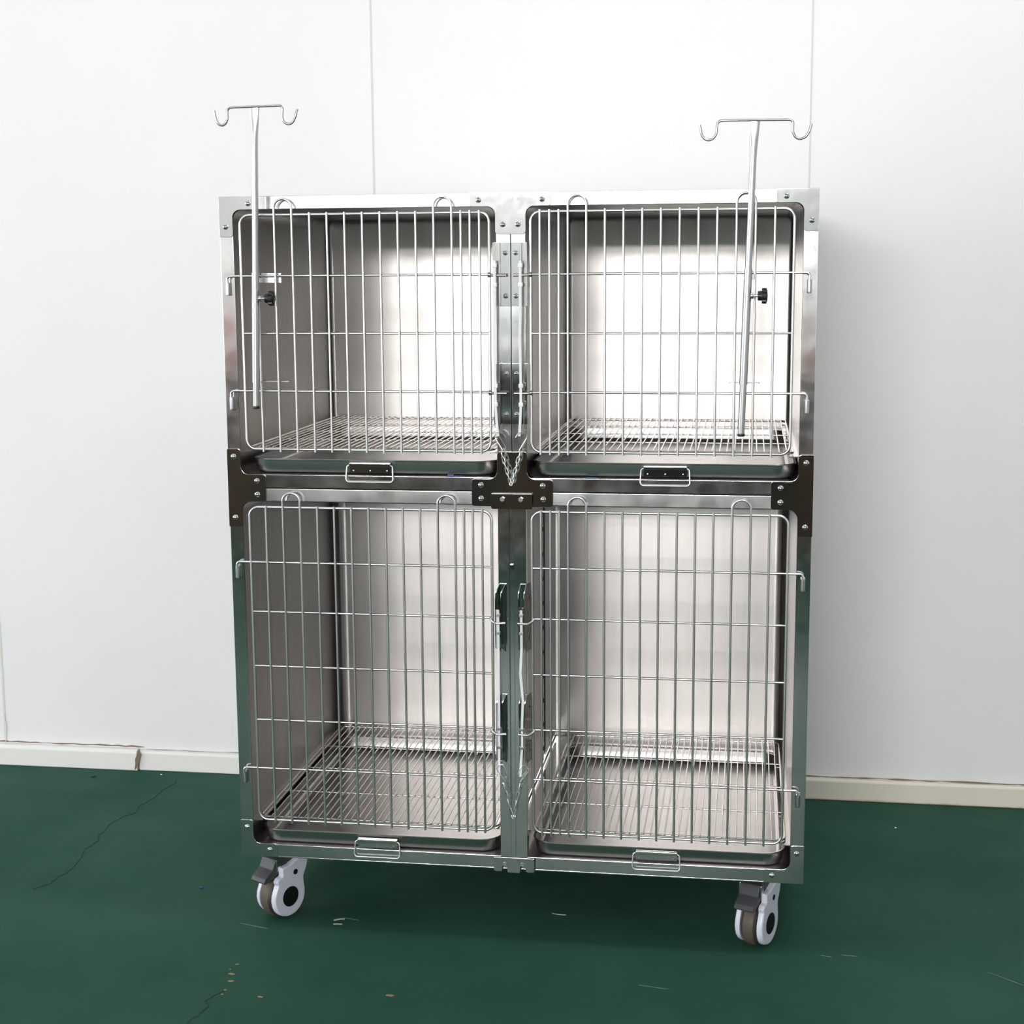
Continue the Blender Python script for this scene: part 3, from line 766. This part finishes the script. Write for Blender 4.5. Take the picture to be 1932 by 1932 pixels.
pebble('chip', .874, .796, 0, .0030, WHITEP, 'tiny white chip on the floor right of the cage', 'litter')
def shaving(pts, label, w=.0018):
    bm = B(); P = [Vector(p) for p in pts]; tube(bm, rounded_path(P, .004), w, 6)
    for v in bm.verts: v.co.z = max(v.co.z, .0002)
    return tag(obj('shaving', bm, STRAW, None, 60), label, 'litter')
shaving([(-.416, .040, .0015), (-.403, .046, .003), (-.394, .050, .0015)], 'pale curled shaving on the floor right of the left castor')
shaving([(-.412, .021, .0013), (-.397, .022, .0018), (-.392, .023, .0013)], 'short pale shaving on the floor just in front of the curled one', .0012)
shaving([(.062, .143, .0013), (.078, .138, .002), (.094, .139, .0013)], 'thin pale shaving on the dark floor under the middle of the cage', .0010)
bm = B(); box(bm, -.1365, -.1225, -.001, .006, .8494+LIFT, .8535+LIFT, .0012); box(bm, -.1225, -.0990, .001, .006, .8494+LIFT, .8510+LIFT, .0004)
tag(obj('plastic_scrap', bm, BLUEP, None), 'scrap of blue plastic under the upper left tray', 'litter')
bm = B(); box(bm, .153, .177, .001, .006, .8494+LIFT, .8511+LIFT, .0004)
tag(obj('plastic_scrap', bm, BLUEP, None), 'sliver of blue plastic film under the upper right tray', 'litter')

# ------------------------------------------------------------------ light: front window daylight, added left and low window fills, ceiling lamps of the room
def area(name, loc, rot, sx, sy, power, col=(1, 1, 1), spread=None):
    l = bpy.data.lights.new(name, 'AREA'); l.shape = 'RECTANGLE'; l.size = sx; l.size_y = sy; l.energy = power; l.color = col
    if spread: l.spread = spread
    o = bpy.data.objects.new(name, l); COL.objects.link(o); o.location = loc; o.rotation_euler = rot; return o
window(3, 'y', WY0, WY1, WZ0, WZ1, XL-.05, -1, 4)  # frame of the added left window
area('window_daylight_left', (XL-.02, (WY0+WY1)/2, (WZ0+WZ1)/2), (0, radians(-90), 0), WZ1-WZ0, WY1-WY0, 120, (.97, .99, 1))  # added fill, brightens the left floor and wall
area('window_daylight_front', ((FX0+FX1)/2, YF-.02, (FZ0+FZ1)/2), (radians(90), 0, 0), FX1-FX0, FZ1-FZ0, 780, (1, .985, .985))
area('window_daylight_low', ((GX0+GX1)/2, YF-.02, (GZ0+GZ1)/2), (radians(90), 0, 0), GX1-GX0, GZ1-GZ0, 24, (1, .97, .94))  # added fill, brightens the side wall of the upper left liner
for k, (x, y) in enumerate(((-1.7, -.25), (1.45, -.15), (-2, -8.5), (2, -8.5))):
    area('ceiling_lamp', (x, y, ZC-.02), (0, 0, 0), 1.6, .3, (8, 27, 14, 14)[k], (1, 1, 1))
w = bpy.data.worlds.new('World'); SC.world = w; w.use_nodes = True
w.node_tree.nodes['Background'].inputs[0].default_value = (.8, .85, .9, 1); w.node_tree.nodes['Background'].inputs[1].default_value = .6

# ------------------------------------------------------------------ camera
cam = bpy.data.cameras.new('camera'); co = bpy.data.objects.new('camera', cam); COL.objects.link(co)
cam.sensor_width = 36; cam.sensor_fit = 'HORIZONTAL'; cam.lens = 2907.1/1932*36; cam.clip_start = .05
yaw, pitch, roll = .1528, .1552, -.0070
f = Vector((-sin(yaw)*cos(pitch), cos(yaw)*cos(pitch), -sin(pitch))); r = Vector((cos(yaw), sin(yaw), 0)); u = r.cross(f)
r2 = r*cos(roll)+u*sin(roll); u2 = -r*sin(roll)+u*cos(roll)
Mx = Matrix((r2, u2, -f)).transposed().to_4x4(); Mx.translation = Vector((.4793, -3.1183, 1.2709+LIFT)); co.matrix_world = Mx
SC.camera = co
vs = SC.view_settings; vs.view_transform = 'Standard'; vs.look = 'None'; vs.gamma = 1; vs.use_curve_mapping = False; vs.exposure = -.05
try:
    SC.cycles.max_bounces = 14; SC.cycles.glossy_bounces = 10; SC.cycles.diffuse_bounces = 6; SC.cycles.sample_clamp_indirect = 6
except Exception: pass
